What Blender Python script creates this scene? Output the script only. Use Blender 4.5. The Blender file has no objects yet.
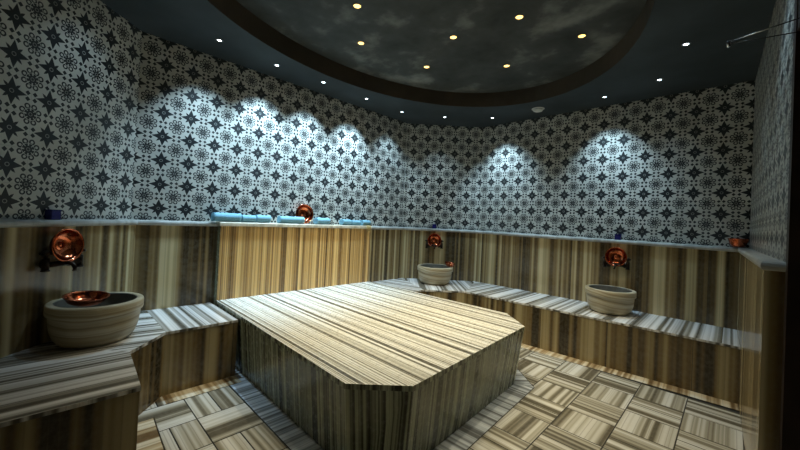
import bpy, bmesh, math, random
from mathutils import Vector, Matrix
random.seed(4)
S = 0.2          # one printed wall tile is 20 cm; plan coordinates below are in tiles
ZF = -6.3        # floor level in tiles, measured from the lowest full star row
col = bpy.context.scene.collection
def W(x, y, z): return Vector((x*S, y*S, (z-ZF)*S))

# ------------------------------------------------------------------ node helper
class X:
    def __init__(s, nt, sock): s.nt, s.s = nt, sock
    def _m(s, op, *a, clamp=False):
        n = s.nt.nodes.new('ShaderNodeMath'); n.operation = op; n.use_clamp = clamp
        for i, v in enumerate((s,)+a):
            if isinstance(v, X): s.nt.links.new(v.s, n.inputs[i])
            else: n.inputs[i].default_value = v
        return X(s.nt, n.outputs[0])
    def __add__(s, o): return s._m('ADD', o)
    def __sub__(s, o): return s._m('SUBTRACT', o)
    def __mul__(s, o): return s._m('MULTIPLY', o)
    def __truediv__(s, o): return s._m('DIVIDE', o)
    def lt(s, o): return s._m('LESS_THAN', o)
    def gt(s, o): return s._m('GREATER_THAN', o)
    def abs(s): return s._m('ABSOLUTE')
    def max(s, o): return s._m('MAXIMUM', o)
    def min(s, o): return s._m('MINIMUM', o)
    def frac(s): return s._m('FRACT')
    def cen(s): return (s+0.5)._m('FLOOR')*-1 + s      # signed distance to nearest integer
    def sqrt(s): return s._m('SQRT')

def new_mat(name, rough=0.5, metal=0.0, color=(.5, .5, .5)):
    m = bpy.data.materials.new(name); m.use_nodes = True
    nt = m.node_tree; b = nt.nodes['Principled BSDF']
    b.inputs['Base Color'].default_value = (*color, 1)
    b.inputs['Roughness'].default_value = rough; b.inputs['Metallic'].default_value = metal
    return m, nt, b
def uvxy(nt):
    t = nt.nodes.new('ShaderNodeTexCoord'); sp = nt.nodes.new('ShaderNodeSeparateXYZ')
    nt.links.new(t.outputs['UV'], sp.inputs[0])
    return X(nt, sp.outputs[0]), X(nt, sp.outputs[1]), t
def noise(nt, vec=None, w=None, scale=1., detail=2., rough=.5, dims='1D'):
    n = nt.nodes.new('ShaderNodeTexNoise'); n.noise_dimensions = dims
    n.inputs['Scale'].default_value = scale; n.inputs['Detail'].default_value = detail
    n.inputs['Roughness'].default_value = rough
    if w is not None: nt.links.new(w.s, n.inputs['W'])
    if vec is not None: nt.links.new(vec, n.inputs['Vector'])
    return X(nt, n.outputs[0])
def ramp(nt, fac, stops, interp='LINEAR'):
    r = nt.nodes.new('ShaderNodeValToRGB'); e = r.color_ramp; e.interpolation = interp
    while len(e.elements) < len(stops): e.elements.new(.5)
    for el, (p, c) in zip(e.elements, stops): el.position = p; el.color = (*c, 1)
    nt.links.new(fac.s, r.inputs[0]); return r.outputs[0]
def mix(nt, fac, a, b, mode='MIX'):
    n = nt.nodes.new('ShaderNodeMix'); n.data_type = 'RGBA'; n.blend_type = mode
    if isinstance(fac, X): nt.links.new(fac.s, n.inputs[0])
    else: n.inputs[0].default_value = fac
    for i, v in ((6, a), (7, b)):
        if isinstance(v, tuple): n.inputs[i].default_value = (*v, 1)
        else: nt.links.new(v, n.inputs[i])
    return n.outputs[2]

# ------------------------------------------------------------------ materials
def tile_mat():
    m, nt, b = new_mat('patterned_tile', .32)
    u, v, t = uvxy(nt)
    fu, fv = u.cen(), v.cen(); gu, gv = (u+.5).cen(), (v+.5).cen()
    ax, ay, bx, by = fu.abs(), fv.abs(), gu.abs(), gv.abs()
    def leaf(a, c):   # long point along c
        return a.lt((c*.72+.008).min((c*-1+.385)*.40))
    star = leaf(ax, ay).max(leaf(ay, ax))
    d1, d2 = (ax+ay)*.7071, (ax-ay).abs()*.7071
    star = star.max(d2.lt((d1*.35+.004).min((d1*-1+.30)*.42).min(.036)))
    rs = (ax*ax+ay*ay).sqrt()
    star = star*((rs-.05).abs().gt(.009).max(.45))
    r = (bx*bx+by*by).sqrt(); mx, mn = bx.max(by), bx.min(by)
    dd = ((mx-.217)*(mx-.217)+(mn-.090)*(mn-.090)).sqrt()
    petal = (dd-.060).abs().lt(.021)*r.gt(.18)
    core = r.lt(.165)*(r.lt(.105).max(mn.gt(.018)*((mx-mn).gt(.015))))*((r-.045).abs().gt(.009).max(.5))
    e1 = ((bx-.095).abs()+(ay-.085).abs()).lt(.070)
    e2 = ((ax-.085).abs()+(by-.095).abs()).lt(.070)
    mask = star.max(petal).max(core).max(e1).max(e2)
    line = bx.min(by).lt(.007)*.35
    n1 = noise(nt, t.outputs['UV'], scale=.7, detail=3, dims='2D')
    base = ramp(nt, n1, [(.3, (.46, .46, .41)), (.7, (.56, .56, .505))])
    base = mix(nt, line, base, (.25, .26, .23))
    c = mix(nt, mask, base, (.018, .022, .024))
    nt.links.new(c, b.inputs['Base Color'])
    return m
def marble(name, s1, s2, stops, joint=0, rough=.22, warp=.0012, lines=.35, lscale=150, grain=.3):
    """stripes run along V and vary along U (metres)"""
    m, nt, b = new_mat(name, rough)
    u, v, t = uvxy(nt)
    wv = noise(nt, t.outputs['UV'], scale=3.0, detail=2, dims='2D')
    w = u + (wv-.5)*warp*4
    blk = None
    if joint:
        blk = (u/joint)._m('FLOOR')
        w = w + blk*7.31
    a = noise(nt, w=w, scale=s1, detail=2, rough=.6)
    c = noise(nt, w=w+31.7, scale=s2, detail=1, rough=.5)
    f = (a-.5)*1.5 + (c-.5)*.95 + .5
    colr = ramp(nt, f, stops)
    l = noise(nt, w=w+77., scale=lscale, detail=0)
    colr = mix(nt, l.gt(.66)*lines, colr, (.10, .085, .06))
    g = noise(nt, t.outputs['UV'], scale=28, detail=4, rough=.7, dims='2D')
    colr = mix(nt, (g-.35)*grain, colr, (.42, .41, .34))
    if joint:
        j = ((u/joint).cen().abs()).lt(.0022/joint)
        colr = mix(nt, j*.8, colr, (.04, .035, .03))
    nt.links.new(colr, b.inputs['Base Color'])
    r2 = (g*.18 + (rough-.08)); nt.links.new(r2.s, b.inputs['Roughness'])
    return m
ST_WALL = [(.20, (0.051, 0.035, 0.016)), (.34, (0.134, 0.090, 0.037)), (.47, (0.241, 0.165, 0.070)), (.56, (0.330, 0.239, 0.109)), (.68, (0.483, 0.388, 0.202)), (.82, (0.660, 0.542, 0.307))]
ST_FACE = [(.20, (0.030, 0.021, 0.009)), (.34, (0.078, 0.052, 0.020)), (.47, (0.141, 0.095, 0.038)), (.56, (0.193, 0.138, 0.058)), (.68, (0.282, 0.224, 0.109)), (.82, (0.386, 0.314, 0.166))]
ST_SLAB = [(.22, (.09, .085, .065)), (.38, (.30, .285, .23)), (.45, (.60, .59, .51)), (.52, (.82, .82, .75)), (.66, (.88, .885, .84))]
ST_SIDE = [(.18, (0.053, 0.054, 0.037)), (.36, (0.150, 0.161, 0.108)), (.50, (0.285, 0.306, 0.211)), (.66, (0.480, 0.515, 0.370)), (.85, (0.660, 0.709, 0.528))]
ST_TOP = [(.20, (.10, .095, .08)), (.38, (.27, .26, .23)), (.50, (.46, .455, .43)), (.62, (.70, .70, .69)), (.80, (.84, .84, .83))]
ST_GOLD = [(.18, (0.150, 0.079, 0.022)), (.34, (0.370, 0.204, 0.062)), (.50, (0.531, 0.314, 0.100)), (.66, (0.693, 0.434, 0.150)), (.84, (0.854, 0.573, 0.222))]
M = {}
M['tile'] = tile_mat()
M['clad'] = marble('striped_marble_cladding', 5.5, 19, ST_WALL, joint=.6, rough=.17, lines=.22, lscale=90)
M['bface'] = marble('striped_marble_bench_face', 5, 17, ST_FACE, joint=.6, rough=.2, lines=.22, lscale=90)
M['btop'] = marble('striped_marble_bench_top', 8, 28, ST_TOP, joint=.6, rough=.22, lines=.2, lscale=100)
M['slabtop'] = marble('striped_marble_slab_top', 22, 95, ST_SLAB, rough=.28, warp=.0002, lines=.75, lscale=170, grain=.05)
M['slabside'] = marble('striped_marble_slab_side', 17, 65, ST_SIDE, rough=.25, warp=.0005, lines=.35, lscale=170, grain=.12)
M['gold'] = marble('honey_striped_marble', 14, 60, ST_GOLD, rough=.3, warp=.0006, lines=.4, lscale=170)
M['bordercool'] = marble('striped_border_cool_light_tint', 9, 34, [(.2, (.16, .17, .18)), (.38, (.30, .33, .36)), (.50, (.48, .53, .58)), (.64, (.66, .72, .78)), (.82, (.78, .83, .88))], rough=.2, lines=.3, lscale=120)  # whiter border marble, with the cool light pools beside the slab tinted in
M['borderwarm'] = marble('striped_border_warm_light_tint', 8, 26, [(.2, (.16, .10, .045)), (.38, (.34, .25, .14)), (.50, (.50, .40, .25)), (.64, (.66, .58, .42)), (.82, (.74, .68, .54))], rough=.2, lines=.3, lscale=100)  # warm lamp reflections along the benches put into the marble colour
M['floor'] = marble('striped_marble_floor_tile', 7, 24, [(.2, (.10, .088, .062)), (.36, (.22, .20, .15)), (.47, (.36, .34, .27)), (.60, (.53, .515, .45)), (.82, (.66, .655, .61))], rough=.2, lines=.3, lscale=100)
M['grout'] = new_mat('dark_grout', .8, color=(.03, .028, .022))[0]
M['ledge'] = marble('pale_marble_ledge', 5, 20, [(.25, (.36, .36, .33)), (.5, (.44, .44, .41)), (.8, (.52, .52, .49))], rough=.3, lines=.1)
M['ochre'] = marble('warm_marble_ledge', 5, 20, [(.25, (.52, .46, .34)), (.5, (.66, .60, .47)), (.8, (.78, .73, .60))], rough=.3, lines=.1)
def cloud_mat(name, c0, c1, c2, sc):
    m, nt, b = new_mat(name, .75)
    t = nt.nodes.new('ShaderNodeTexCoord')
    n = noise(nt, t.outputs['Object'], scale=sc, detail=5, rough=.55, dims='3D')
    nt.links.new(ramp(nt, n, [(.32, c0), (.52, c1), (.72, c2)]), b.inputs['Base Color'])
    return m
M['soffit'] = cloud_mat('blue_grey_painted_ceiling', (.012, .018, .020), (.024, .034, .039), (.042, .056, .063), 1.3)
M['sky'] = cloud_mat('smoky_cloud_painted_dome', (.016, .019, .016), (.050, .055, .050), (.24, .25, .23), 2.2)
M['band'] = cloud_mat('brown_painted_rim', (.035, .026, .016), (.05, .038, .025), (.075, .055, .036), 2.)
def copper():
    m, nt, b = new_mat('hammered_copper', .16, 1., (.6, .16, .07))
    t = nt.nodes.new('ShaderNodeTexCoord'); v = nt.nodes.new('ShaderNodeTexVoronoi'); v.inputs['Scale'].default_value = 70
    nt.links.new(t.outputs['Object'], v.inputs['Vector'])
    bp = nt.nodes.new('ShaderNodeBump'); bp.inputs['Strength'].default_value = .12; bp.inputs['Distance'].default_value = .003
    nt.links.new(v.outputs['Distance'], bp.inputs['Height']); nt.links.new(bp.outputs[0], b.inputs['Normal'])
    n = noise(nt, t.outputs['Object'], scale=14, detail=3, dims='3D')
    nt.links.new(ramp(nt, n, [(.3, (.34, .065, .025)), (.6, (.62, .17, .075))]), b.inputs['Base Color'])
    return m
M['copper'] = copper()
def noisy(name, c0, c1, sc, rough, metal=0., bump=0.):
    m, nt, b = new_mat(name, rough, metal)
    t = nt.nodes.new('ShaderNodeTexCoord'); n = noise(nt, t.outputs['Object'], scale=sc, detail=4, dims='3D')
    nt.links.new(ramp(nt, n, [(.35, c0), (.65, c1)]), b.inputs['Base Color'])
    if bump:
        bp = nt.nodes.new('ShaderNodeBump'); bp.inputs['Strength'].default_value = bump; bp.inputs['Distance'].default_value = .003
        nt.links.new(n.s, bp.inputs['Height']); nt.links.new(bp.outputs[0], b.inputs['Normal'])
    return m
M['bronze'] = noisy('dark_bronze', (.018, .013, .010), (.045, .030, .020), 30, .35, .85)
M['towel'] = noisy('blue_terry', (.15, .34, .44), (.24, .46, .57), 160, .95, 0, .6)
M['band_t'] = noisy('towel_hem', (.09, .26, .36), (.12, .33, .44), 90, .9)
M['wood'] = noisy('dark_wood', (.022, .010, .006), (.040, .020, .012), 9, .5)
M['black'] = noisy('near_black_paint', (.010, .009, .008), (.016, .014, .012), 9, .6)
M['white'] = noisy('white_plastic', (.62, .62, .56), (.70, .70, .64), 10, .45)
M['dark'] = noisy('dark_slots', (.02, .02, .02), (.03, .03, .03), 10, .6)
M['chrome'] = noisy('brushed_steel', (.55, .57, .60), (.68, .70, .72), 40, .25, 1.)
M['blue'] = noisy('dark_blue_glaze', (.012, .014, .11), (.02, .022, .17), 20, .25)
M['bluelid'] = noisy('pale_blue_side', (.12, .15, .2), (.16, .2, .27), 20, .3)
M['lamp_ring'] = noisy('lamp_ring_paint', (.10, .11, .12), (.14, .15, .16), 20, .4)
def basin_mat():
    m, nt, b = new_mat('carved_marble_basin', .4)
    t = nt.nodes.new('ShaderNodeTexCoord'); sp = nt.nodes.new('ShaderNodeSeparateXYZ'); nt.links.new(t.outputs['Object'], sp.inputs[0])
    wv = noise(nt, t.outputs['Object'], scale=5, detail=2, dims='3D')
    w = X(nt, sp.outputs[2]) + X(nt, sp.outputs[0])*.10 + (wv-.5)*.03
    a = noise(nt, w=w, scale=38, detail=2)
    c = ramp(nt, a, [(.25, (.20, .155, .085)), (.42, (.38, .31, .19)), (.55, (.50, .44, .30)), (.75, (.60, .56, .43))])
    nt.links.new(c, b.inputs['Base Color']); return m
M['basin'] = basin_mat()
M['basin_in'] = noisy('shade_grey_basin_inside', (.10, .10, .085), (.17, .165, .14), 12, .5)  # shade of the hollow put into a darker, greyer base colour
def emit(name, c, s):
    m, nt, b = new_mat(name, .3, color=(.8, .8, .8))
    b.inputs['Emission Color'].default_value = (*c, 1); b.inputs['Emission Strength'].default_value = s
    return m
M['e_white'] = emit('cool_lamp_lens', (.75, .90, 1.0), 14)
M['e_gold'] = emit('amber_lamp_lens', (1.0, .60, .14), 3.6)

# ------------------------------------------------------------------ object helpers
def tag(o, label=None, cat=None, group=None, kind=None):
    if label: o['label'] = label
    if cat: o['category'] = cat
    if group: o['group'] = group
    if kind: o['kind'] = kind
    return o
def empty(name, loc, rz=0, **k):
    o = bpy.data.objects.new(name, None); o.empty_display_size = .05; col.objects.link(o)
    o.location = loc; o.rotation_euler = (0, 0, rz); return tag(o, **k)
def link(name, bm, mats, parent=None, smooth=False):
    me = bpy.data.meshes.new(name); bm.normal_update(); bm.to_mesh(me); bm.free()
    for m in (mats if isinstance(mats, (list, tuple)) else [mats]): me.materials.append(m)
    if smooth:
        for p in me.polygons: p.use_smooth = True
    o = bpy.data.objects.new(name, me); col.objects.link(o)
    if parent is not None: o.parent = parent
    return o
def bmnew():
    bm = bmesh.new(); bm.loops.layers.uv.new('UVMap'); return bm
def face(bm, pts, uvs=None, mi=0):
    f = bm.faces.new([bm.verts.new(p) for p in pts]); f.material_index = mi
    if uvs:
        l = bm.loops.layers.uv[0]
        for lp, uv in zip(f.loops, uvs): lp[l].uv = uv
    return f
def prism(bm, poly, z0, z1, top_dir=None, inset=None, mi_side=0, mi_top=0, u0=0., skip=()):
    """poly in tiles, counter-clockwise seen from above; sides striped upright, top striped along top_dir"""
    bot = inset or poly
    n = len(poly); s = u0
    for i in range(n):
        j = (i+1) % n
        L = math.dist(poly[i], poly[j])*S
        if i not in skip:
            face(bm, [W(*bot[i], z0), W(*bot[j], z0), W(*poly[j], z1), W(*poly[i], z1)],
                 [(s, 0), (s+L, 0), (s+L, (z1-z0)*S), (s, (z1-z0)*S)], mi_side)
        s += L
    d = top_dir or (1, 0); pr = (-d[1], d[0])
    uv = [((p[0]*pr[0]+p[1]*pr[1])*S+u0, (p[0]*d[0]+p[1]*d[1])*S) for p in poly]
    face(bm, [W(*p, z1) for p in poly], uv, mi_top)
    face(bm, [W(*p, z0) for p in reversed(bot)], list(reversed(uv)), mi_top)
def merge(bm): bmesh.ops.remove_doubles(bm, verts=bm.verts, dist=1e-5)
def lathe(bm, prof, n=48, mi=0, cap=True):
    rings = []
    for r, z in prof:
        if r < 1e-6: rings.append([bm.verts.new((0, 0, z))])
        else: rings.append([bm.verts.new((r*math.cos(2*math.pi*k/n), r*math.sin(2*math.pi*k/n), z)) for k in range(n)])
    for a, b in zip(rings, rings[1:]):
        for k in range(n):
            q = [a[k % len(a)], a[(k+1) % len(a)], b[(k+1) % len(b)], b[k % len(b)]]
            q = list(dict.fromkeys(q))
            if len(q) > 2:
                f = bm.faces.new(q); f.material_index = mi
def tube(bm, pts, r, n=14, taper=None):
    pts = [Vector(p) for p in pts]; prev = None
    ref = Vector((0, 0, 1))
    rings = []
    for i, p in enumerate(pts):
        d = (pts[min(i+1, len(pts)-1)]-pts[max(i-1, 0)]).normalized()
        a = d.cross(ref)
        if a.length < .1: a = d.cross(Vector((1, 0, 0)))
        a.normalize(); b = a.cross(d)
        if prev and a.dot(prev) < 0: a, b = -a, -b
        prev = a
        rr = r*(taper[i] if taper else 1)
        rings.append([bm.verts.new(p+a*rr*math.cos(2*math.pi*k/n)+b*rr*math.sin(2*math.pi*k/n)) for k in range(n)])
    for A, B in zip(rings, rings[1:]):
        for k in range(n): bm.faces.new([A[k], A[(k+1) % n], B[(k+1) % n], B[k]])
    bm.faces.new(rings[0][::-1]); bm.faces.new(rings[-1])
def bev(o, w=.003, seg=2):
    m = o.modifiers.new('bevel', 'BEVEL'); m.width = w; m.segments = seg; m.limit_method = 'ANGLE'; return o

# ------------------------------------------------------------------ room plan (tiles)
r2 = math.sqrt(.5)
LX, BY, RX, NY = 0., 4.647, 17.74, -18.79
CL = (0., .737); CB = (3.91, BY)                   # ends of the cut corner behind
DL = (0., -14.874); DN = (3.916, NY)               # ends of the cut corner at left
RE = -6.1                                          # right wall ends here at the doorway
RXE = 18.02                                        # and has drifted out to here
ZT = 7.05                                          # soffit level
ZL = -.5                                           # ledge top / foot of the printed tiles
TH = .6
def wall(name, a, b, s0, e0=0., e1=0., cl=.30, clad=True, ext=0., mat='tile', z0=None):
    """printed tile wall from a to b; room is on the left of a->b. s0 = pattern phase at a"""
    d = Vector((b[0]-a[0], b[1]-a[1])); L = d.length; d.normalize(); n = Vector((-d[1], d[0]))
    A = Vector(a); B = Vector(b)
    bm = bmnew(); zb = ZF if z0 is None else z0
    Ao, Bo = A-n*TH-d*e0, B-n*TH+d*e1
    def q(p0, p1, z0, z1, sa, sb): face(bm, [W(*p0, z0), W(*p1, z0), W(*p1, z1), W(*p0, z1)], [(sa, z0), (sb, z0), (sb, z1), (sa, z1)])
    q(A, B, zb, ZT+.02, s0, s0+L); q(B, Bo, zb, ZT+.02, s0+L, s0+L+TH); q(Bo, Ao, zb, ZT+.02, 0, L); q(Ao, A, zb, ZT+.02, s0-TH, s0)
    face(bm, [W(*p, ZT+.02) for p in (A, B, Bo, Ao)], [(0, 0)]*4); face(bm, [W(*p, zb) for p in (Ao, Bo, B, A)], [(0, 0)]*4)
    merge(bm)
    return tag(link(name, bm, M[mat]), kind='structure')
w_left = wall('wall_left', CL, DL, 0-CL[1], .25, .25)                 # stars at y = -i  -> u = -y
w_cb = wall('wall_back_corner', CB, CL, 4.0, .25, .25)
w_back = wall('wall_back', (RX, BY), CB, -(RX-4.772), .6, .25)
w_dl = wall('wall_left_corner', DL, DN, -1.41, .25, .25)
w_right = wall('wall_right', (RXE, RE), (RX, BY), .35, 0., .6)
w_near = wall('wall_front', DN, (RX+.9, NY), .3, .25, .6)
# phases checked against the star columns seen in the photograph

def off(line, dist): return line
CF = .30
# corners of the cladding front line
cLD = (CF, DL[1]+CF*(math.sqrt(2)-1)*1.0)
cLC = (CF, CL[1]-CF*(math.sqrt(2)-1))
cCB = (CB[0]+CF*(math.sqrt(2)-1), BY-CF)
cBR = (RX-CF-.01, BY-CF)
cR = (RXE-CF-.01, RE)
cDN = (DN[0]+CF*(math.sqrt(2)-1), NY+CF)
def clad(parent, a, b, fa, fb, u0, name='marble_cladding'):
    """slab of cladding between wall line a-b and its front line fa-fb"""
    bm = bmnew(); z1 = ZL-.2
    L = math.dist(fa, fb)*S
    face(bm, [W(*fa, ZF), W(*fb, ZF), W(*fb, z1), W(*fa, z1)], [(u0, 0), (u0+L, 0), (u0+L, 1), (u0, 1)])
    face(bm, [W(*fb, ZF), W(*b, ZF), W(*b, z1), W(*fb, z1)], [(u0+L, 0), (u0+L+.06, 0), (u0+L+.06, 1), (u0+L, 1)])
    face(bm, [W(*b, ZF), W(*a, ZF), W(*a, z1), W(*b, z1)], [(0, 0)]*4)
    face(bm, [W(*a, ZF), W(*fa, ZF), W(*fa, z1), W(*a, z1)], [(u0-.06, 0), (u0, 0), (u0, 1), (u0-.06, 1)])
    face(bm, [W(*p, z1) for p in (a, fa, fb, b)], [(0, 0)]*4)
    merge(bm)
    return link(name, bm, M['clad'], parent)
clad(w_left, CL, DL, cLC, cLD, 1.0)
clad(w_cb, CB, CL, cCB, cLC, 3.3)
clad(w_back, (RX, BY), CB, cBR, cCB, 5.2)
cr = clad(w_right, (RXE, RE), (RX, BY), cR, cBR, 9.1)
clad(w_dl, DL, DN, cLD, cDN, 12.7)
clad(w_near, DN, (RX, NY), cDN, (RX, NY+CF), 15.1)

# ledge along the top of the cladding, one continuous rounded moulding
def ledge_line(e):
    k = math.sqrt(2)-1; f = CF+e
    g = CF+e*.55
    return [(RXE, RE-e), (RXE-g-.01, RE-e), (RX-g-.01, BY-f), (CB[0]+f*k, BY-f), (f, CL[1]-f*k), (f, DL[1]+f*k), (DN[0]+f*k, NY+f), (RX, NY+f)]
back = [(RXE, RE-.1), (RXE-.001, RE), (RX-.001, BY), CB, CL, DL, DN, (RX, NY)]
bm = bmnew()
prof = [(.00, -.20), (.06, -.19), (.10, -.16), (.12, -.10), (.10, -.04), (.06, -.01), (.00, 0.)]
lines = [ledge_line(e) for e, z in prof]
u = 0.
for i in range(7):
    L = math.dist(back[i], back[i+1])*S
    for (e, z), (e2, z2), A, B in zip(prof, prof[1:], lines, lines[1:]):
        face(bm, [W(*A[i], ZL+z), W(*A[i+1], ZL+z), W(*B[i+1], ZL+z2), W(*B[i], ZL+z2)], [(u, z), (u+L, z), (u+L, z2), (u, z2)])
    T = lines[-1]; Bt = lines[0]
    face(bm, [W(*T[i], ZL), W(*T[i+1], ZL), W(*back[i+1], ZL), W(*back[i], ZL)], [(u, 0), (u+L, 0), (u+L, .06), (u, .06)])
    face(bm, [W(*back[i], ZL-.2), W(*back[i+1], ZL-.2), W(*Bt[i+1], ZL-.2), W(*Bt[i], ZL-.2)], [(u, 0), (u+L, 0), (u+L, .06), (u, .06)])
    u += L
merge(bm)
led = tag(link('trim_1', bm, M['ledge'], smooth=False), kind='structure')

# ------------------------------------------------------------------ ceiling: soffit, oval dome recess
EC, EA, EB, DH = (9.03, -7.39), 6.59, 9.02, .85
bm = bmnew(); NE = 96
outer = [(RX+1.5, RE-9.5), (RX+1.5, BY+.6), (-.6, BY+.6), (-.6, NY-.6), (RX+1.5, NY-.6)]
x0, x1, y0, y1 = -.6, RX+1.5, NY-.6, BY+.6
def rect_hit(t):
    c, s = math.cos(t), math.sin(t); k = []
    if c > 1e-9: k.append((x1-EC[0])/c)
    if c < -1e-9: k.append((x0-EC[0])/c)
    if s > 1e-9: k.append((y1-EC[1])/s)
    if s < -1e-9: k.append((y0-EC[1])/s)
    k = min(k); return (EC[0]+c*k, EC[1]+s*k)
ts = [2*math.pi*k/NE for k in range(NE)]
for cx, cy in ((x0, y0), (x1, y0), (x0, y1), (x1, y1)): ts.append(math.atan2(cy-EC[1], cx-EC[0]) % (2*math.pi))
ts = sorted(set(ts))
def ell(t, z, k=1.):
    # ray direction t -> point on the ellipse
    c, s = math.cos(t), math.sin(t); r = 1/math.sqrt((c/EA)**2+(s/EB)**2)*k
    return W(EC[0]+c*r, EC[1]+s*r, z)
for a, b in zip(ts, ts[1:]+[ts[0]+2*math.pi]):
    pa, pb = rect_hit(a), rect_hit(b)
    face(bm, [W(*pa, ZT), ell(a, ZT), ell(b, ZT), W(*pb, ZT)], None, 0)
    face(bm, [W(*pa, ZT), W(*pb, ZT), W(*pb, ZT+DH+.6), W(*pa, ZT+DH+.6)], None, 0)
    face(bm, [ell(a, ZT), ell(a, ZT+DH), ell(b, ZT+DH), ell(b, ZT)], None, 1)
    face(bm, [ell(a, ZT+DH), W(*EC, ZT+DH), ell(b, ZT+DH)], None, 2)
    face(bm, [W(*pa, ZT+DH+.6), W(*pb, ZT+DH+.6), W(*EC, ZT+DH+.6)], None, 0)
merge(bm)
ceil = tag(link('ceiling', bm, [M['soffit'], M['band'], M['sky']]), kind='structure')

# ------------------------------------------------------------------ floor: basket-laid striped tiles with borders
bm = bmnew()
fx0, fx1, fy0, fy1 = -.6, RX+1.5, NY-.6, BY+.6
face(bm, [W(fx0, fy0, ZF-.02), W(fx1, fy0, ZF-.02), W(fx1, fy1, ZF-.02), W(fx0, fy1, ZF-.02)], [(0, 0)]*4, 1)
face(bm, [W(fx0, fy1, ZF-.5), W(fx1, fy1, ZF-.5), W(fx1, fy0, ZF-.5), W(fx0, fy0, ZF-.5)], [(0, 0)]*4, 1)
for (ax, ay), (bx, by) in (((fx0, fy0), (fx1, fy0)), ((fx1, fy0), (fx1, fy1)), ((fx1, fy1), (fx0, fy1)), ((fx0, fy1), (fx0, fy0))):
    face(bm, [W(ax, ay, ZF-.5), W(bx, by, ZF-.5), W(bx, by, ZF-.02), W(ax, ay, ZF-.02)], [(0, 0)]*4, 1)
G = .018
def ftile(x0, y0, x1, y1, along_x, z=ZF):
    o = random.uniform(0, 60)
    x0 += G; y0 += G; x1 -= G; y1 -= G
    P = [(x0, y0), (x1, y0), (x1, y1), (x0, y1)]
    uv = [((p[1] if along_x else p[0])*S+o, (p[0] if along_x else p[1])*S+o) for p in P]
    face(bm, [W(*p, z) for p in P], uv, 0)
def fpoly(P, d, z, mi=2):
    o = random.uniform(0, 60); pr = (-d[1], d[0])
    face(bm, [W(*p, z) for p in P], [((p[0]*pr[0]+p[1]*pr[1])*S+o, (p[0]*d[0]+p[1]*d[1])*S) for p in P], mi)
ys = [-10.11+1.48*k for k in range(-1, 9)]
def block(x0, y0, x1, y1, hor):
    if hor:
        ym = (y0+y1)/2; ftile(x0, y0, x1, ym, True); ftile(x0, ym, x1, y1, True)
    else:
        ftile(x0, y0, x1, y1, False)
yA = .26
for i in range(-5, 6):
    xa = 11.68+1.48*i
    for j in range(0, 9):
        ya = yA-1.48*(j+1)
        if ya+1.48 < -11.0: continue
        block(xa, max(ya, -12.35), xa+1.48, ya+1.48, (i+j) % 2 == 1)
for i in range(-6, 6):
    xa = 11.68+1.48*i-.03
    for j in range(0, 5):
        yb = -12.35-1.42*j
        block(xa, yb-1.42, xa+1.48, yb, (i+j) % 2 == 1)
# border strips: beside the slab, beside the benches (they lie a hair higher than the field tiles)
zb1 = ZF+.006
SB = [(.9, -11.6), (10.45, -11.68), (11.45, -10.68), (11.1, -3.95), (9.8, -2.75), (.9, -2.95)]
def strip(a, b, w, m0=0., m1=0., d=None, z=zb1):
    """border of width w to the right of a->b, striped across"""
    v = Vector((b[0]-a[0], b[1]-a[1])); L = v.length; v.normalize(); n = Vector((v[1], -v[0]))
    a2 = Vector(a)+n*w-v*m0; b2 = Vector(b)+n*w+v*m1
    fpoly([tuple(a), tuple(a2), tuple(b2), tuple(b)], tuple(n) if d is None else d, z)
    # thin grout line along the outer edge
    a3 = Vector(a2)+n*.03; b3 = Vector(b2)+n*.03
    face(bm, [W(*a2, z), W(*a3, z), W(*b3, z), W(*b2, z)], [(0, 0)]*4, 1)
bw = .68; k45 = bw*math.tan(math.radians(22.5))
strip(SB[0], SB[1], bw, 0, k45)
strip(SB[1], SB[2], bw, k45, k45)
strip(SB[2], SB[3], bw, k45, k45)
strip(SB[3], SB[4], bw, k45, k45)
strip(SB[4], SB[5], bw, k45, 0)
BL = [(.3, -11.9), (.3, -14.75), (4.02, -18.47), (7.47, -18.47), (7.45, -15.48), (4.86, -15.36), (3.60, -14.25), (3.60, -11.9)]
def rstrip(a, b, w, m0=0., m1=0., z=zb1+.004): strip(b, a, w, m1, m0, None, z) if False else strip(a, b, w, m0, m1, None, z)
strip(BL[6], BL[7], .0, 0, 0)
def lstrip(a, b, w, m0, m1, along=False):
    v = Vector((b[0]-a[0], b[1]-a[1])).normalized(); n = Vector((-v[1], v[0]))
    a2 = Vector(a)+n*w+v*m0; b2 = Vector(b)+n*w-v*m1
    fpoly([tuple(a), tuple(b), tuple(b2), tuple(a2)], tuple(v) if along else tuple(n), zb1+.004, 3)
    a3 = a2+n*.03; b3 = b2+n*.03
    face(bm, [W(*a2, zb1+.004), W(*b2, zb1+.004), W(*b3, zb1+.004), W(*a3, zb1+.004)], [(0, 0)]*4, 1)
lstrip(BL[6], BL[7], -bw, 0, 0)
lstrip(BL[6], BL[5], -bw*.8, 0, 0, True)
lstrip(BL[4], BL[5], -bw, 0, 0)
BRF = [(3.85, -2.62), (3.92, -1.22), (5.66, .60), (17.50, 1.18)]
lstrip((5.66, .60), (17.5, 1.18), -bw, 0, .0)
lstrip(BRF[1], BRF[2], -bw, 0, 0)
floor = tag(link('floor', bm, [M['floor'], M['grout'], M['bordercool'], M['borderwarm']]), kind='structure')

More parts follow.
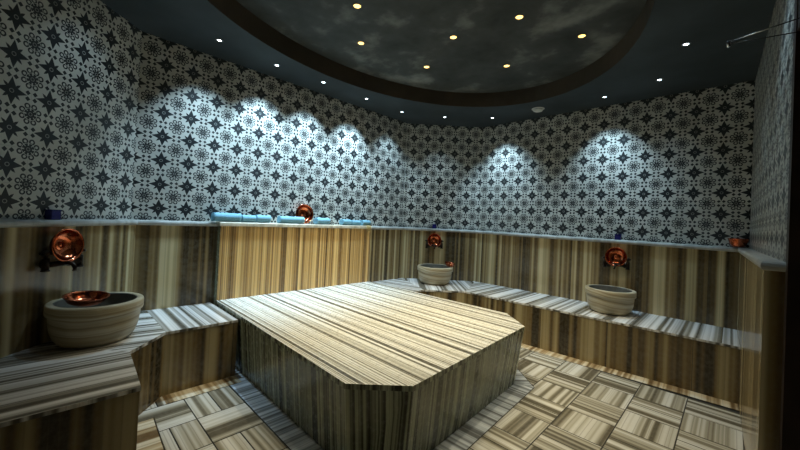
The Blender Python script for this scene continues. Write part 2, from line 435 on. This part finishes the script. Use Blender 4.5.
# ------------------------------------------------------------------ benches
ZB = -4.15; TT = .09
def off_poly(poly, dists):
    """inset (shift inwards) each edge i by dists[i]; poly counter-clockwise"""
    n = len(poly); out = []
    ln = []
    for i in range(n):
        a, b = Vector(poly[i]), Vector(poly[(i+1) % n]); v = (b-a).normalized(); nn = Vector((-v[1], v[0]))
        ln.append((a+nn*dists[i], v))
    for i in range(n):
        (p, v), (q, w) = ln[i-1], ln[i]
        cr_ = v[0]*w[1]-v[1]*w[0]
        if abs(cr_) < 1e-6: out.append(tuple(q)); continue
        t = ((q-p)[0]*w[1]-(q-p)[1]*w[0])/cr_
        out.append(tuple(p+v*t))
    return out
def bench(name, poly, pieces, label, lip):
    t = empty(name, W(*poly[0], ZF), label=label, cat='bench')
    inv = W(*poly[0], ZF)
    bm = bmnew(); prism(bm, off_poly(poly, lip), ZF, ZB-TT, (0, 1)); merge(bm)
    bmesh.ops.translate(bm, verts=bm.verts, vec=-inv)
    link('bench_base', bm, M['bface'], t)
    bm = bmnew()
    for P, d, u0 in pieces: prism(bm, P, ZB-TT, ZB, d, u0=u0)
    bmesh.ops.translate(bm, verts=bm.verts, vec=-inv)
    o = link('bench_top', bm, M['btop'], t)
    return t
BLr = list(BL)
q1, q2 = (.3, -14.25), (3.60, -14.25)
bench('corner_bench', BL, [
    ([(.3, -11.9), (.3, -14.25), (3.60, -14.25), (3.60, -11.9)], (1, .0), 2.0),
    ([(.3, -14.25), (.3, -14.75), (2.80, -17.25), (4.86, -15.36), (3.60, -14.25)], (.18, 1.), 5.0),
    ([(2.80, -17.25), (4.02, -18.47), (7.47, -18.47), (7.45, -15.48), (4.86, -15.36)], (.02, 1.), 8.0)],
    'striped marble corner bench at left carrying the large stone basin', [0, 0, 0, .02, .02, .02, .02, 0])
BR = [(cLC[0], -2.62), (3.85, -2.62), (3.92, -1.22), (5.66, .60), (cBR[0]+.08, 1.18), (cBR[0]-.0, BY-CF), (cCB[0], BY-CF), cLC]
bench('wall_bench', BR, [
    ([BR[0], BR[1], BR[2], cLC], (1, .25), 1.0),
    ([BR[2], BR[3], cCB, cLC], (r2, -r2), 4.0),
    ([BR[3], BR[4], BR[5], cCB], (0., 1.), 7.0)],
    'long striped marble bench along the back wall carrying two small stone basins', [0, .02, .02, .02, 0, 0, 0, 0])

# ------------------------------------------------------------------ central heated slab
ZS = -4.0
top = [(.705, -11.78), (10.58, -11.98), (11.73, -10.80), (11.33, -3.71), (9.92, -2.47), (4.3, -2.66), (.705, -2.80)]
bot = [(.705, -11.58), (10.46, -11.70), (11.46, -10.66), (11.10, -3.95), (9.80, -2.76), (4.3, -2.90), (.705, -3.0)]
t = empty('massage_slab', W(6, -7.2, ZF), label='large raised striped marble platform with cut corners in the middle of the room', cat='massage platform')
o0 = W(6, -7.2, ZF)
bm = bmnew()
mid = [tuple(Vector(a).lerp(Vector(b), .06)) for a, b in zip(top, bot)]
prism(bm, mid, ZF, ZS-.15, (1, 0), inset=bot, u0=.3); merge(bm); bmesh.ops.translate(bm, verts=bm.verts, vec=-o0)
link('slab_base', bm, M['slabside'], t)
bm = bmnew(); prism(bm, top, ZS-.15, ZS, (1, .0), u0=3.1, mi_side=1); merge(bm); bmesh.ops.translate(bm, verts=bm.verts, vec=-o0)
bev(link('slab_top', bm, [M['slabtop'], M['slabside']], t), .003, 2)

# backrest panel between wall and slab, with its own ledge
PB = [(CF+.002, -11.77), (.70, -11.77), (.70, -2.90), (CF+.002, -2.90)]
t = empty('backrest_panel', W(.5, -7.3, ZF), label='honey coloured striped marble backrest box behind the platform with towels on top', cat='wall panel')
o0 = W(.5, -7.3, ZF)
bm = bmnew(); prism(bm, PB, ZF, ZL-.16, (0, 1), u0=1.7, mi_side=0)
for f in bm.faces:      # the end faces are the grey cut edge
    if abs(f.calc_center_median().y-W(0, -11.77, 0).y) < .002 or abs(f.calc_center_median().y-W(0, -2.9, 0).y) < .002: f.material_index = 1
merge(bm); bmesh.ops.translate(bm, verts=bm.verts, vec=-o0)
link('marble_panel', bm, [M['gold'], M['slabside']], t)
bm = bmnew(); prism(bm, [(.06, -11.84), (.78, -11.84), (.78, -2.84), (.06, -2.84)], ZL-.16, ZL+.02, (0, 1)); merge(bm); bmesh.ops.translate(bm, verts=bm.verts, vec=-o0)
bev(link('panel_ledge', bm, M['ochre'], t), .008, 3)

# ------------------------------------------------------------------ basins
def basin(cx, cy, r, zr, label):
    R = r*S; H = (zr-ZB)*S
    p = [(0, 0), (R*.62, 0), (R*.72, .004), (R*.84, H*.16), (R*.905, H*.36), (R*.935, H*.60), (R*.935, H*.715), (R*.95, H*.735), (R*.99, H*.745), (R, H*.775), (R, H*.955), (R*.985, H*.99), (R*.97, H),
         (R*.85, H)]
    q = [(R*.85, H), (R*.83, H*.985), (R*.81, H*.80), (R*.74, H*.45), (R*.6, H*.25), (R*.3, H*.17), (0, H*.16)]
    bm = bmesh.new(); lathe(bm, p, 72); lathe(bm, q, 72, 1); merge(bm)
    o = link('stone_basin', bm, [M['basin'], M['basin_in']], smooth=True); o.location = W(cx, cy, ZB)
    o.data.set_sharp_from_angle(angle=math.radians(40))
    tag(o, label=label, cat='basin', group='stone wash basins'); return o
basin(3.06, -15.98, 1.16, -2.93, 'biggest looking round stone basin, on the left corner bench, copper bowl in it')
basin(2.83, 1.16, 1.2, -3.0, 'round stone basin in the far cut corner with a copper bowl on its rim')
basin(12.78, 2.93, 1.12, -2.97, 'round stone basin without any bowl on the back wall bench at right')

# ------------------------------------------------------------------ copper bowls
def bowl_mesh(R, D, foot=.35):
    bm = bmesh.new()
    p = [(0, .002), (R*foot, 0), (R*.55, D*.07), (R*.78, D*.35), (R*.90, D*.75), (R*.93, D*.95), (R*1.0, D*1.0), (R*1.0, D*1.03), (R*.91, D*1.0), (R*.87, D*.78), (R*.75, D*.40), (R*.54, D*.13), (R*.34, D*.07), (R*.16, D*.06), (R*.12, D*.15), (R*.05, D*.20), (0, D*.21)]
    lathe(bm, p, 56); return bm
def copper_bowl(R, D, label, mat4):
    o = link('copper_bowl', bowl_mesh(R, D), M['copper'], smooth=True); o.matrix_world = mat4
    return tag(o, label=label, cat='bowl', group='hammered copper bowls')
def aim(loc, d, roll=0):
    """matrix whose local z points along d"""
    q = Vector(d).to_track_quat('Z', 'Y'); return Matrix.Translation(loc) @ q.to_matrix().to_4x4()

# ------------------------------------------------------------------ wall taps with hanging bowls
def tap(x, y, z, n, label):
    """x,y,z (tiles) = middle of the body on the wall face, n = wall normal in plan"""
    rz = math.atan2(n[1], n[0])-math.pi/2          # local +y points into the room
    t = empty('wall_tap', W(x, y, z), rz, label=label, cat='tap', group='dark bronze wall taps')
    bm = bmesh.new(); tube(bm, [(-.105, .042, 0), (.105, .042, 0)], .016)
    for s in (-1, 1):
        tube(bm, [(s*.075, .001, 0), (s*.075, .042, 0)], .013)
        tube(bm, [(s*.075, .001, 0), (s*.075, .008, 0)], .028, 20)
        tube(bm, [(s*.106, .042, -.030), (s*.106, .042, .040)], .017, 16, [1., 1.])
        tube(bm, [(s*.106, .042, -.036), (s*.106, .042, -.028)], .021, 16)
    link('tap_body', bm, M['bronze'], t, True)
    for s in (-1, 1):
        bm = bmesh.new(); tube(bm, [(s*.106, .042, .040), (s*.106, .042, .062)], .008, 12)
        tube(bm, [(s*.106, .042, .056), (s*.106, .042, .062), (s*.106, .042, .076), (s*.106, .042, .086)], .022, 18, [.6, 1., .95, .4])
        for k in range(4):
            a = k*math.pi/2+.4; c, sn = math.cos(a)*.027, math.sin(a)*.027
            tube(bm, [(s*.106+c*.6, .042+sn*.6, .068), (s*.106+c, .042+sn, .068)], .007, 10, [1, 1.2])
        link('tap_handle', bm, M['bronze'], t, True)
    bm = bmesh.new(); tube(bm, [(0, .04, 0), (0, .075, .004), (0, .100, -.004), (0, .112, -.022), (0, .113, -.042)], .012, 14, [1.1, 1, .95, .95, 1.1])
    link('spout', bm, M['bronze'], t, True)
    return t
def wall_set(x, y, zt, n, zb, R, shift, tl, bl, lean=.25):
    t = tap(x, y, zt, n, tl)
    sx = Vector((n[1], -n[0]))
    p = W(x, y, zb)+Vector((n[0], n[1], 0))*.118+Vector((sx[0], sx[1], 0))*shift
    p = W(x, y, zb)+Vector((n[0], n[1], 0))*.012+Vector((sx[0], sx[1], 0))*shift
    copper_bowl(R, .055, bl, aim(p, (n[0]*1., n[1]*1., lean)))
k = .30
wall_set(2.48, -16.93, -1.80, (r2, r2), -1.26, .103, 0.0, 'dark bronze wall tap above the big left corner basin', 'copper bowl hung on the wall tap above the left basin', lean=.05)
wall_set(1.83, 2.15, -1.72, (r2, -r2), -1.34, .098, 0.0, 'dark bronze wall tap in the far cut corner', 'copper bowl hung on the wall tap in the far cut corner', lean=.05)
wall_set(12.75, BY-CF, -1.84, (0, -1), -1.41, .103, 0.0, 'dark bronze wall tap above the right basin on the back wall', 'copper bowl hung on the wall tap above the right basin', lean=.05)
# loose bowls
copper_bowl(.108, .052, 'copper bowl lying inside the left stone basin', Matrix.Translation(W(3.33, -16.27, -2.98)) @ Matrix.Rotation(.10, 4, 'Y') @ Matrix.Rotation(-.05, 4, 'X'))
copper_bowl(.072, .045, 'small copper bowl on the rim of the far corner basin', Matrix.Translation(W(3.52, 1.80, -2.97)) @ Matrix.Rotation(.18, 4, 'Y'))
copper_bowl(.105, .06, 'copper bowl standing on edge between the blue towels', aim(W(.035, -7.38, .06), (1, -.1, .06)))
copper_bowl(.072, .075, 'copper bowl at the right end of the back wall ledge in the corner', Matrix.Translation(W(17.38, 4.22, -.475)) @ Matrix.Rotation(.0, 4, 'Y'))

# ------------------------------------------------------------------ little blue boxes on the ledge above the taps
def blue_box(x, y, n, label, w=.058, h=.062):
    rz = math.atan2(n[1], n[0])-math.pi/2
    t = empty('blue_box', W(x, y, ZL), rz, label=label, cat='box', group='little blue boxes above the taps')
    bm = bmesh.new(); bmesh.ops.create_cube(bm, size=1.); bmesh.ops.scale(bm, vec=(w, .045, h-.008), verts=bm.verts); bmesh.ops.translate(bm, vec=(0, 0, (h-.008)/2), verts=bm.verts)
    bev(link('box_body', bm, M['blue'], t), .003)
    bm = bmesh.new(); bmesh.ops.create_cube(bm, size=1.); bmesh.ops.scale(bm, vec=(w+.004, .049, .008), verts=bm.verts); bmesh.ops.translate(bm, vec=(0, 0, h-.004), verts=bm.verts)
    bev(link('box_lid', bm, M['blue'], t), .002)
blue_box(2.33, -17.07, (r2, r2), 'little dark blue box on the ledge above the left wall tap')
blue_box(1.72, 2.23, (r2, -r2), 'little dark blue box on the ledge above the far corner tap')
blue_box(12.73, BY-.19, (0, -1), 'little dark blue box on the ledge above the right tap')

# ------------------------------------------------------------------ rolled towels
def towel(ya, yb, r, x, ang, label):
    L = abs(yb-ya)*S; R = r*S; th = .0065
    bm = bmesh.new(); turns = int(R/th/1.15); N = turns*26
    rnd = random.Random(int(ya*100))
    prof = []
    for i in range(N+1):
        f = i/N; a = f*turns*2*math.pi - 1.9; rr = .004+(R-.004-th*.5)*f
        prof.append((math.cos(a)*rr*1.04, math.sin(a)*rr*.94))
    m = 9; rows = []
    for j in range(m+1):
        yy = -L/2+L*j/m; sc = 1-.035*math.sin(j*1.7+rnd.random())**2
        row_o, row_i = [], []
        for i, (px, pz) in enumerate(prof):
            a = math.atan2(pz, px); rr = math.hypot(px, pz)
            w = .0028*math.sin(i*.9+j*.8)*(i > N-30)
            dy = (rnd.random()-.5)*.0015 + .003*math.sin(i*.23) if j in (0, m) else 0
            row_o.append(bm.verts.new(((rr*sc+th*.42)*math.cos(a), yy+dy, (rr*sc+th*.42+w*.3)*math.sin(a))))
            row_i.append(bm.verts.new(((max(rr*sc-th*.42, .0005))*math.cos(a), yy+dy, (max(rr*sc-th*.42, .0005))*math.sin(a))))
        rows.append((row_o, row_i))
    for (o1, i1), (o2, i2) in zip(rows, rows[1:]):
        for i in range(N):
            bm.faces.new([o1[i], o2[i], o2[i+1], o1[i+1]]); bm.faces.new([i1[i+1], i2[i+1], i2[i], i1[i]])
        bm.faces.new([o1[0], i1[0], i2[0], o2[0]]); bm.faces.new([i1[N], o1[N], o2[N], i2[N]])
    for k, (o1, i1) in ((0, rows[0]), (1, rows[-1])):
        for i in range(N):
            q = [o1[i], o1[i+1], i1[i+1], i1[i]]; bm.faces.new(q if k == 0 else q[::-1])
    o = link('rolled_towel', bm, M['towel'], smooth=True)
    o.location = W(x, (ya+yb)/2, ZL+.02)+Vector((0, 0, R*.94)); o.rotation_euler = (0, 0, ang)
    tag(o, label=label, cat='towel', group='rolled blue towels')
tl = [(-12.08, -10.90, .23, .54, 0.0, 'long rolled blue towel at the left end of the ledge'),
      (-10.84, -10.20, .20, .52, .04, 'short rolled blue towel, second from the left'),
      (-10.15, -9.47, .215, .53, -.02, 'short rolled blue towel, third from the left'),
      (-8.98, -7.62, .215, .55, .0, 'long rolled blue towel just left of the standing copper bowl'),
      (-6.86, -5.98, .215, .55, .10, 'rolled blue towel just right of the standing copper bowl'),
      (-5.12, -4.42, .20, .52, .18, 'rolled blue towel, third from the right end'),
      (-4.34, -3.66, .18, .44, .10, 'rolled blue towel, second from the right end'),
      (-3.62, -2.92, .20, .54, .16, 'rolled blue towel at the far right end of the row')]
for a in tl: towel(*a)
# gold fringe hanging over the right end of the panel ledge
bm = bmesh.new()
for k in range(7):
    yy = -3.32+.05*k; xx = .80
    tube(bm, [W(.62, yy, ZL+.05), W(xx-.01, yy, ZL+.045), W(xx+.03, yy+.01*math.sin(k), ZL-.12), W(xx+.02, yy+.02*math.sin(k*2), ZL-.30-.05*(k % 3))], .0028, 8)
M['goldcord'] = noisy('gold_cord', (.45, .30, .10), (.62, .44, .16), 60, .6)
tag(link('gold_fringe', bm, M['goldcord'], smooth=True), label='small gold corded fringe hanging over the ledge under the rightmost towels', cat='fringe')

# ------------------------------------------------------------------ ceiling lamps
def lamp(kind, x, y, z, label, power, size, blend, colr, group, aimv=None, lens=.016, ring=.030, visible=True):
    nm = 'ceiling_spotlight' if kind == 'w' else 'dome_spotlight'
    t = empty(nm, W(x, y, z), label=label, cat='ceiling lamp', group=group)
    bm = bmesh.new(); lathe(bm, [(lens, -.001), (lens+.002, -.006), (ring-.004, -.006), (ring, -.003), (ring, 0), (lens, 0), (lens, -.001)], 32)
    link('lamp_ring', bm, M['lamp_ring'], t, True)
    bm = bmesh.new(); lathe(bm, [(0, -.0045), (lens*.6, -.0042), (lens, -.003), (lens, 0), (0, 0)], 24)
    link('lamp_lens', bm, M['e_white' if kind == 'w' else 'e_gold'], t, True)
    l = bpy.data.lights.new('lamp_light', 'SPOT'); l.energy = power; l.color = colr; l.spot_size = math.radians(size); l.spot_blend = blend; l.shadow_soft_size = .02
    lo = bpy.data.objects.new('lamp_light', l); col.objects.link(lo); lo.parent = t; lo.location = (0, 0, -.015)
    if aimv: lo.rotation_euler = Vector(aimv).to_track_quat('-Z', 'Y').to_euler()
COOL = (.53, .79, 1.0); WARM = (1., .87, .60)
white = [ # x, y, power, label
 (1.83, -12.58, 36, 'leftmost visible cool white spotlight in the soffit above the left wall', (-.2, 0, -1)),
 (1.52, -9.96, 62, 'second cool white spotlight from the left above the left wall', (-.2, 0, -1)),
 (1.57, -7.43, 62, 'third cool white spotlight from the left above the left wall', (-.2, 0, -1)),
 (1.53, -4.46, 62, 'fourth cool white spotlight from the left above the left wall', (-.2, 0, -1)),
 (1.55, -1.46, 22, 'cool white spotlight over the start of the far cut corner', (-.2, .1, -1)),
 (3.14, 1.03, 10, 'cool white spotlight above the far corner basin', (-.1, .1, -1)),
 (5.60, 2.97, 46, 'cool white spotlight above the left part of the back wall', (.06, .2, -1)),
 (12.14, 3.04, 36, 'cool white spotlight on the soffit just right of the white detector', (0, .2, -1)),
 (14.59, 2.14, 4, 'second cool white spotlight from the right in the dark soffit', (0, .2, -1)),
 (15.77, -.97, 4, 'rightmost cool white spotlight in the dark soffit', (.1, 0, -1)),
 (3.14, -15.15, 2.6, 'cool white spotlight above the left corner basin, outside the photo', (-.3, -.3, -1)),
 (16.4, -5.2, 6, 'cool white spotlight above the end of the right wall, outside the photo', (.3, 0, -1)),
]
for x, y, pw, lb, av in white: lamp('w', x, y, ZT, lb, pw*2.1, 84, 1., COOL, 'cool white soffit spotlights', av)
gold = [(6.95, -9.5, 'amber star like dome spotlight at the top left, nearest the photo edge'),
        (4.95, -7.7, 'leftmost lower amber dome spotlight, just under the top left one'),
        (5.75, -4.05, 'lowest left amber dome spotlight near the dome rim'),
        (8.45, -5.5, 'amber dome spotlight in the middle of the dome'),
        (8.95, -1.7, 'lowest amber dome spotlight right of the dome middle'),
        (11.2, -5.1, 'amber dome spotlight highest right of the middle'),
        (12.56, -2.3, 'rightmost amber dome spotlight')]
for x, y, lb in gold: lamp('g', x, y, ZT+DH, lb, 66, 84, 1., WARM, 'amber dome spotlights', None, .026, .034)
for x, y in ((8.3, -10.6), (10.6, -9.1), (12.3, -8.0), (9.6, -13.2)):
    lamp('g', x, y, ZT+DH, 'amber dome spotlight above the near half, outside the photo', 12, 80, 1., WARM, 'amber dome spotlights outside the photo', None, .026, .034)

# smoke detector
t = empty('smoke_detector', W(8.64, 2.95, ZT), label='round white smoke detector on the soffit above the back wall', cat='smoke detector')
bm = bmesh.new(); lathe(bm, [(0, -.006), (.066, -.006), (.072, -.003), (.072, 0), (0, 0)], 40); link('mounting_plate', bm, M['white'], t, True)
bm = bmesh.new(); lathe(bm, [(0, -.012), (.052, -.012), (.052, -.006), (0, -.006)], 40); link('vent_slot', bm, M['dark'], t, True)
bm = bmesh.new(); lathe(bm, [(0, -.034), (.030, -.033), (.050, -.026), (.056, -.016), (.056, -.012), (0, -.012)], 40); link('detector_head', bm, M['white'], t, True)

# ------------------------------------------------------------------ doorway at the right
def box(x0, y0, z0, x1, y1, z1):
    bm = bmnew(); prism(bm, [(x0, y0), (x1, y0), (x1, y1), (x0, y1)], z0, z1); merge(bm); return bm
XD = RXE
dr = tag(link('door_1', box(XD+.55, -12.2, ZF, XD+.75, RE-.42, 4.3), M['black']), kind='structure')
link('door_frame', box(XD+.0, RE-.42, ZF, XD+.9, RE-.005, ZT), M['wood'], dr)
link('door_frame', box(XD+.02, -12.5, ZF, XD+.9, -12.2, ZT), M['wood'], dr)
link('door_lintel', box(XD+.02, -12.2, 4.3, XD+.9, RE-.42, ZT), M['wood'], dr)
tag(link('wall_right_front', box(XD, NY, ZF, XD+.9, -12.5, ZT), M['tile']), kind='structure')
# metal stay rod of the door
t = empty('door_stay', W(18.05, -6.95, 4.4), label='thin shiny metal rod sticking out near the top of the dark doorway at right', cat='rod')
o0 = W(18.05, -6.95, 4.4)
bm = bmesh.new(); tube(bm, [W(17.01, -6.60, 4.4)-o0, W(18.06, -6.95, 4.4)-o0], .0026, 10); link('rod', bm, M['chrome'], t, True)
bm = bmesh.new(); tube(bm, [W(17.01, -6.60, 4.35)-o0, W(18.06, -6.95, 4.12)-o0], .0018, 10); link('lower_rod', bm, M['bronze'], t, True)
bm = bmesh.new(); tube(bm, [W(17.0, -6.60, 4.42)-o0, W(17.02, -6.60, 4.28)-o0], .007, 10); link('end_cap', bm, M['chrome'], t, True)

# ------------------------------------------------------------------ camera, world, view
w = bpy.data.worlds.new('room_world'); bpy.context.scene.world = w; w.use_nodes = True
w.node_tree.nodes['Background'].inputs[0].default_value = (.02, .025, .03, 1); w.node_tree.nodes['Background'].inputs[1].default_value = .3
cam = bpy.data.cameras.new('camera'); co = bpy.data.objects.new('camera', cam); col.objects.link(co)
F = Vector((-0.697237050371436, 0.7167307984577014, 0.012548232207182887)); R = Vector((0.7163599235917574, 0.6960217615408592, 0.04880745161520809)); U = Vector((-0.026247961081786546, -0.04301941426548343, 0.9987293800300978))
mt = Matrix((( R[0], U[0], -F[0]), (R[1], U[1], -F[1]), (R[2], U[2], -F[2]))).to_4x4()
mt.translation = W(17.18566463737659, -17.114021752520173, 0.018573668314087913)
co.matrix_world = mt
cam.sensor_width = 36; cam.lens = 340.7255*36/800; cam.shift_x = -1.48856/800; cam.shift_y = -9.59128/800
cam.clip_start = .01
sc = bpy.context.scene; sc.camera = co
sc.view_settings.view_transform = 'Standard'; sc.view_settings.look = 'None'; sc.view_settings.gamma = 1; sc.view_settings.exposure = 0
sc.view_settings.use_curve_mapping = False
